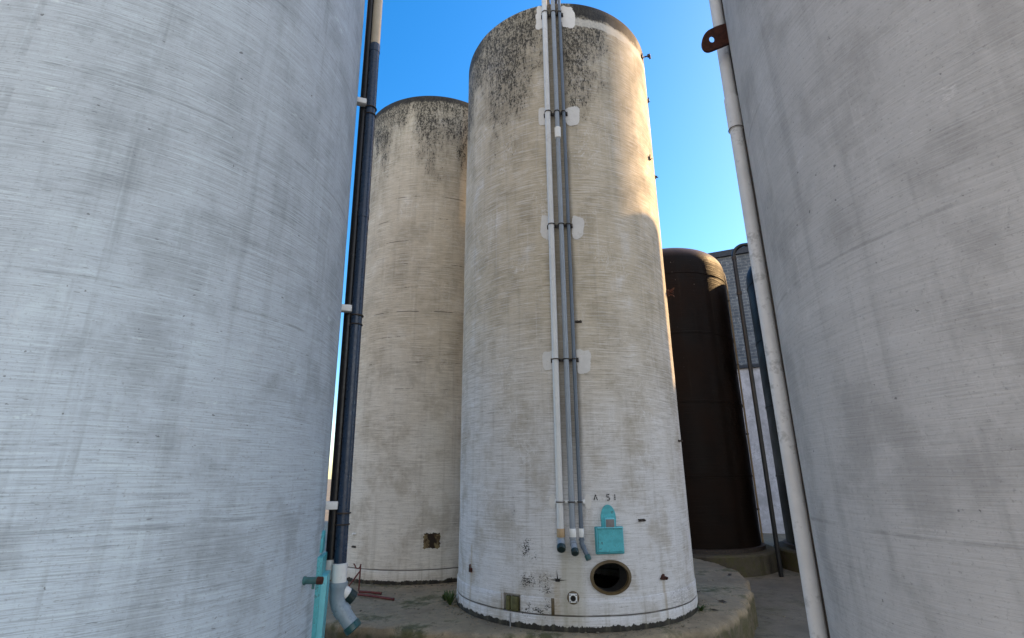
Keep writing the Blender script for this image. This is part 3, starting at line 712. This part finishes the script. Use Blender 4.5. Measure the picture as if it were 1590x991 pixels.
# clamps
def make_clamp(z):
    b = left_pt(0, z); t = thing('pipe_clamp', 'c', 'pipe clamp', b, 'white clamps holding the pipes off the left silo')
    bm = bmesh.new(); box(bm, out * .035, side, out, UP, .07, .115, .062, .005); obj('clamp_block', bm, M_white, t)
    bm = bmesh.new(); c = out * .14 - UP * .06
    tube(bm, arc(c, -side, out, .056, -70, 250, 22), .007, 8); obj('u_bolt', bm, M_iron, t)
    bm = bmesh.new(); tube(bm, arc(c - UP * .085, -side, out, .056, -70, 250, 22), .006, 8); obj('u_bolt', bm, M_iron, t)
    return t
c0_ = make_clamp(5.33); cl = ['white pipe clamp highest on the left silo against the sky', 'white pipe clamp halfway up the left silo', 'white pipe clamp lowest on the left silo above the wye outlet']
c0_['label'] = cl[0]
dup(c0_, left_pt(0, 3.07), None, cl[1]); dup(c0_, left_pt(0, 1.39), None, cl[2])

# teal hatch seen in profile on the left silo, and the green stub valve
ang = atan2(out.x, -out.y)    # phi of the tangent direction on the left silo
phT = math.degrees(ang)
def lcp(ph, z, dr): return LC.p(ph, z, dr) + UP * .45
h2 = phT - 5.5
bm = bmesh.new(); prism(bm, rr(-.15, .15, -.36, .33), lcp(h2, .72, -.02), tan_(h2), UP, nrm(h2), .045); hl = obj('hatch', bm, M_teal, left)
bm = bmesh.new(); prism(bm, rr(-.125, .125, -.33, .20), lcp(h2, .72, .02), tan_(h2), UP, nrm(h2), .045); obj('hatch_panel', bm, M_teal_l, hl)
bm = bmesh.new(); prism(bm, [(-.08, 0), (.08, 0)] + [(.085 * cos(R(a)), .03 + .12 * sin(R(a))) for a in range(0, 181, 12)], lcp(h2, 1.07, -.02), tan_(h2), UP, nrm(h2), .035); obj('hatch_tongue', bm, M_teal, hl)
v2 = phT - 20; n_, t_ = nrm(v2), tan_(v2)
sv_ = bmesh.new(); q = lcp(v2, .945, 0); tube(sv_, [q - n_ * .03, q + n_ * .01, q + n_ * .012, q + n_ * .10], [.027, .027, .022, .022], 18); tube(sv_, [q + n_ * .065, q + n_ * .065 - UP * .05], .009, 10)
stv = obj('valve_stub', sv_, M_valve, left)
bm = bmesh.new(); tube(bm, [q + n_ * .09, q + n_ * .125], [.025, .024], 8); obj('plug', bm, M_rust, stv)

# ------------------------------------------------------------------ right silo downpipe and lug
dR = sqrt(RC.x ** 2 + RC.y ** 2); azR = atan2(RC.x, RC.y)
def right_pt(dr, z, extra=0.):
    a = azR - pi / 2 - asin(RC.rb / dR) ; a += R(extra); r = RC.rb + dr
    return Vector((RC.x + r * sin(a), RC.y + r * cos(a), z))
outR = right_pt(1, 0) - right_pt(0, 0); sideR = Vector((outR.y, -outR.x, 0))
rb_ = right_pt(.085, .2); rp = thing('downpipe', 'white painted downpipe with a collar joint on the right silo', 'pipe', rb_)
def RL(p): return Vector(p) - rb_
bm = bmesh.new(); tube(bm, [RL(right_pt(.066, z, 6)) for z in (.2, 4.0, 9.1)], .046, 28); obj('pipe_run', bm, M_wpipe, rp)
bm = bmesh.new(); tube(bm, [RL(right_pt(.012, z, 7)) for z in (.2, 4.0, 9.1)], .026, 12); obj('gap_strip', bm, M_iron, rp)  # added dark strip standing in for the shaded gap behind the pipe
bm = bmesh.new(); tube(bm, [RL(right_pt(.066, z, 6)) for z in (4.20, 4.205, 4.50, 4.52)], [.046, .053, .053, .046], 28); obj('collar', bm, M_wpipe, rp)
bm = bmesh.new(); tube(bm, arc(RL(right_pt(.066, 4.21, 6)), outR, sideR, .054, 0, 360, 28), .0035, 6, False); obj('joint_ring', bm, M_iron, rp)
# rusted lug plate
lb = right_pt(0, 4.98)
bm = bmesh.new(); ol = [(-.06, -.075), (.13, -.085)] + [(.145 + .075 * cos(R(a)), -.005 + .08 * sin(R(a))) for a in range(-80, 91, 17)] + [(.10, .08), (-.06, .075)]
rz_ = (outR * .94 - sideR * .35 - UP * .30).normalized(); wz = Vector((rz_.x, rz_.y, 0)).cross(UP).normalized()
prism(bm, ol, Vector((0, 0, .45)) + lb - Vector((RC.x, RC.y, 0)) - wz * .012, rz_, (UP * .9 - wz * .45), wz, .024)
rl = obj('lifting_lug', bm, M_rust, right)
bmc = bmesh.new(); cc = Vector((0, 0, .45)) + lb - Vector((RC.x, RC.y, 0)) + rz_ * .135
vv = (UP * .9 - wz * .45).normalized(); nn = rz_.cross(vv).normalized(); tube(bmc, [cc - nn * .2, cc + nn * .2], .024, 20)
cu = obj('cutter', bmc, M_dark, None, 0); cu.location = right.location; bpy.context.view_layer.update(); boolean(rl, [cu])

# ------------------------------------------------------------------ brown tanks
def brown(x, y, label, H=7.35):
    t = thing('storage_tank', label, 'tank', (x, y, -.45), 'dark brown domed tanks behind the silos')
    bm = bmesh.new(); r = 1.6; cr = .55
    pr = [(0, 0.42), (r, .42)] + [(r, .42 + (H - .42) * i / 30) for i in range(1, 31)] + [(r - cr + cr * cos(R(a)), H + cr * sin(R(a))) for a in range(10, 76, 8)]
    r2, z2 = pr[-1]
    pr += [(r2 * (1 - i / 8), z2 + .22 * (1 - (1 - i / 8) ** 2)) for i in range(1, 9)]
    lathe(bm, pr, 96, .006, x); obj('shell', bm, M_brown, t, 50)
    for hz in (2.0, 3.7, 5.4, 7.0):
        bm = bmesh.new(); lathe(bm, [(1.598, hz), (1.612, hz + .006), (1.612, hz + .05), (1.598, hz + .056)], 96, .005, x); obj('hoop', bm, M_brown, t, 50)
    bm = bmesh.new(); lathe(bm, [(1.60, .42), (1.68, .42), (1.68, .50), (1.60, .51)], 96); obj('base_lip', bm, M_iron, t)
    bm = bmesh.new(); lathe(bm, [(0, 0.), (1.9, 0.), (1.9, .38), (1.86, .42), (0, .42)], 96); obj('footing', bm, M_foot, t)
    return t
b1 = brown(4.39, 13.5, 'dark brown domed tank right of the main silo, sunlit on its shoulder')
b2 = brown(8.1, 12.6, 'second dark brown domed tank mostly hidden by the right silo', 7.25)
# thin pipe along tank
q = Vector((4.39, 13.5, 0)); az_ = atan2(4.39, 13.5); o_ = Vector((cos(az_ - 0.08), -sin(az_ - 0.08), 0))
tb_ = q + o_ * 1.66; th_ = thing('conduit', 'thin tan conduit up the right side of the brown tank', 'pipe', tb_)
bm = bmesh.new(); tube(bm, [UP * -.45, UP * 6.6, UP * 7.0 - o_ * .03, UP * 7.4 - o_ * .22], .022, 10); obj('pipe_run', bm, M_tan, th_)
for z in (.8, 2.6, 4.4, 6.2):
    bm = bmesh.new(); box(bm, UP * z - o_ * .02, o_, UP, o_.cross(UP), .09, .05, .04); obj('conduit_clip', bm, M_iron, th_)
hb = Vector((13.0 * sin(R(25.75)), 13.0 * cos(R(25.75)), -.45)); hk = thing('vent_pipe', 'black gooseneck vent pipe in front of the brick wall', 'pipe', hb)
dx = Vector((cos(R(25.7)), -sin(R(25.7)), 0)); zt = 7.62
bm = bmesh.new(); tube(bm, [Vector(), UP * 4, UP * (zt - .25)] + arc(UP * (zt - .25) + dx * .25, -dx, UP, .25, 8, 82, 8) + [UP * zt + dx * .25, UP * (zt - .04) + dx * .9], .048, 16); obj('pipe_run', bm, M_black, hk)
bm = bmesh.new(); tube(bm, [UP * (zt - 1.3), UP * (zt - 1.22)], .062, 16); obj('coupling', bm, M_iron, hk)
bm = bmesh.new(); tube(bm, [UP * (zt - .36), UP * (zt - .28)], .058, 16); obj('coupling', bm, M_iron, hk)

# ------------------------------------------------------------------ buildings
def building(name, label, cx, cy, rz, wx, dy, H, mat, cop, cat='building', windows=None):
    t = thing(name, label, cat, (cx, cy, -.45), None, rz)
    bm = bmesh.new(); box(bm, (0, dy / 2, H / 2), (1, 0, 0), (0, 1, 0), (0, 0, 1), wx, dy, H); obj('wall', bm, mat, t, 0)
    bm = bmesh.new(); box(bm, (0, dy / 2, H + cop / 2 - .003), (1, 0, 0), (0, 1, 0), (0, 0, 1), wx + .25, dy + .25, cop); obj('coping', bm, M_coping, t, 0)
    return t
building('brick_building', 'slate grey brick building with dark coping behind the brown tank', 10.3, 21.7, -R(25.4), 14, 10, 11.9, M_brick, .28)
building('rendered_shed', 'pale lilac rendered shed wall below the brick building', 9.4, 19.9, -R(25.4), 12, 1.6, 6.15, M_render, .12)
# added unseen blocks to the east, shaped only to shade the yard and silos
sx = Vector((cos(SUN_A), sin(SUN_A), 0)); ln = Vector((-sin(SUN_A), cos(SUN_A), 0))
c = sx * 20 + ln * (4.46 - 3)
bw = building('shade_block', 'tall unseen brick block added to shade the yard', c.x, c.y, SUN_A - pi / 2, 6, 9, 23, M_brick2, .3)
bm = bmesh.new(); box(bm, (-3.235, 4.5, 9.35), (1, 0, 0), (0, 1, 0), (0, 0, 1), .47, 8.9, 18.7); obj('shade_strip', bm, M_brick2, bw, 0)  # added strip of wall, shades the left pipe below its lit top
c = sx * 20 + ln * (4.95 + 5)
lw = building('low_shade_block', 'lower unseen brick block added to shade the plinth and silos', c.x, c.y, SUN_A - pi / 2, 10, 9, 12.4, M_brick2, .2)  # added unseen block, keeps the sun off the plinth and lower silo
bm = bmesh.new(); box(bm, (1.5, 4.5, 15.5), (1, 0, 0), (0, 1, 0), (0, 0, 1), .40, 5, 6.6); obj('shade_fin', bm, M_brick2, lw, 0)  # added thin fin, blocks a streak of sun on the back silo
# its neighbour among the silos throws the round shadow on the main silo
KC = Cyl(0, 0, 1.6, 1.6, 9.24)
kt = thing('storage_silo', 'pale silo standing behind the right foreground silo', 'silo', (8.36, 7.92, -.45)); silo_shell('shell', KC, M_right, kt, seed=17, seg=96)
# unseen cream block added behind the viewer to bounce sunlight onto the silos
building('bounce_block', 'long unseen cream block added to bounce sunlight', -17, -10, R(62) , 26, 8, 9, M_render2, .25)

# ------------------------------------------------------------------ loose things on the plinth
sb = Vector((-2.28, 8.25, .0)); st = thing('iron_stand', 'small rusty red iron stand with a hook beside the back silo', 'stand', sb)
xa = Vector((1, -.1, 0)).normalized()
bm = bmesh.new(); tube(bm, [Vector(), UP * .36], .011, 8); obj('upright', bm, M_red, st)
bm = bmesh.new(); tube(bm, [UP * .27, UP * .05 - xa * .16 - Vector((0, .05, 0))], .011, 8); obj('brace', bm, M_red, st)
bm = bmesh.new(); tube(bm, [UP * .355] + arc(UP * .34 - xa * .045, xa, UP, .04, -10, -180, 8) + [UP * .365 - xa * .11], .009, 8); obj('hook', bm, M_red, st)
def rod(a, b, label):
    a, b = Vector(a), Vector(b); t = b - a; bm = bmesh.new(); tube(bm, [Vector(), t * .5 + UP * .004, t], .016, 10); tube(bm, [t * .985, t * 1.0], .02, 10)
    o = obj('iron_rod', bm, M_red, None); o.location = a; props(o, label, 'rod', 'rusty rods lying on the plinth')
rod((-2.22, 8.05, .03), (-1.88, 7.98, .02), 'shorter rusty red rod lying on the plinth nearer the back silo')
rod((-2.18, 7.88, .03), (-1.62, 7.62, .02), 'longer rusty red rod lying on the plinth, end pointing right')
def weed(x, y, h, label, n=26):
    t = thing('weed', label, 'plant', (x, y, 0), 'weeds growing along the silo foot'); rn = random.Random(int(x * 100))
    bm = bmesh.new()
    for i in range(n):
        a = rn.uniform(0, 2 * pi); l = h * rn.uniform(.4, 1); d = Vector((cos(a), sin(a), 0)); s_ = Vector((-d.y, d.x, 0)); le = rn.uniform(.2, .9); w_ = rn.uniform(.008, .022)
        pts = [(d * l * le * k_ + UP * l * (k_ - .35 * k_ * k_ * le)) for k_ in (0, .45, .8, 1)]; ws = (.4, 1, .7, .05)
        vs = [(bm.verts.new(p - s_ * w_ * q_), bm.verts.new(p + s_ * w_ * q_)) for p, q_ in zip(pts, ws)]
        for (a0, a1), (c0, c1) in zip(vs, vs[1:]): bm.faces.new((a0, a1, c1, c0))
    obj('leaves', bm, M_leafm, t, 0)
weed(-.83, 7.35, .22, 'tufted green weed at the left foot of the main silo', 40); weed(-.93, 7.62, .14, 'lower green weed just behind the taller tuft')
def leaf(x, y, s_, rz, label):
    bm = bmesh.new(); rn = random.Random(int(x * 97)); 
    ol = [(cos(R(a)) * s_ * (1 + .3 * mn.noise(Vector((a * .05, x, 0)))), sin(R(a)) * s_ * .55) for a in range(0, 360, 24)]
    vs = [bm.verts.new((px, py, .006 + .35 * abs(py) + .12 * s_ * sin(px * 60))) for px, py in ol]; cv = bm.verts.new((0, 0, .004))
    for i in range(len(vs)): bm.faces.new((cv, vs[i], vs[(i + 1) % len(vs)]))
    tube(bm, [(s_ * .9, 0, .006), (s_ * 1.6, s_ * .2, .02)], .003, 5)
    o = obj('dry_leaf', bm, M_dryleaf, None, 0); o.location = (x, y, .008); o.rotation_euler.z = rz; props(o, label, 'leaf', 'dry leaves on the plinth')
leaf(2.62, 8.0, .055, .5, 'dark curled leaf on the plinth close to the right foot of the main silo'); leaf(2.76, 7.42, .06, 2.2, 'dark leaf near the rough front edge of the plinth')
leaf(3.62, 9.28, .05, 1.0, 'small leaf far out on the right of the plinth'); weed(2.32, 7.0, .10, 'small weed tuft by the right foot of the main silo', 18)
leaf(2.5, 7.0, .04, 3.0, 'smallest leaf on the plinth edge right of the silo')

bm = bmesh.new(); rn = random.Random(5)
def pebble(x, y, r):
    m = Matrix.Translation((x, y, r * .3 + .003)) @ Matrix.Rotation(rn.uniform(0, 6), 4, 'Z') @ Matrix.Diagonal((r * rn.uniform(.8, 1.5), r * rn.uniform(.6, 1.1), r * rn.uniform(.4, .8), 1))
    bmesh.ops.create_icosphere(bm, subdivisions=1, radius=1, matrix=m)
for i in range(420):
    a = rn.uniform(-1.5, 1.5); d = 1.62 + abs(rn.gauss(0, .10)); pebble(MC.x + d * sin(a), MC.y - d * cos(a), rn.choice((.004, .006, .008, .012)))
for i in range(260):
    a = rn.uniform(-1.3, 1.1); d = 1.62 + abs(rn.gauss(0, .12)); pebble(BC.x + d * sin(a), BC.y - d * cos(a), rn.choice((.005, .008, .012, .016)))
for i in range(300):
    pebble(rn.uniform(-2.0, 3.2), rn.uniform(6.7, 8.9), rn.choice((.004, .006, .009, .015)))
gr = obj('grit', bm, M_yard, None, 0); props(gr, 'loose grit and crumbs of concrete scattered on the plinth', 'grit', kind='stuff')
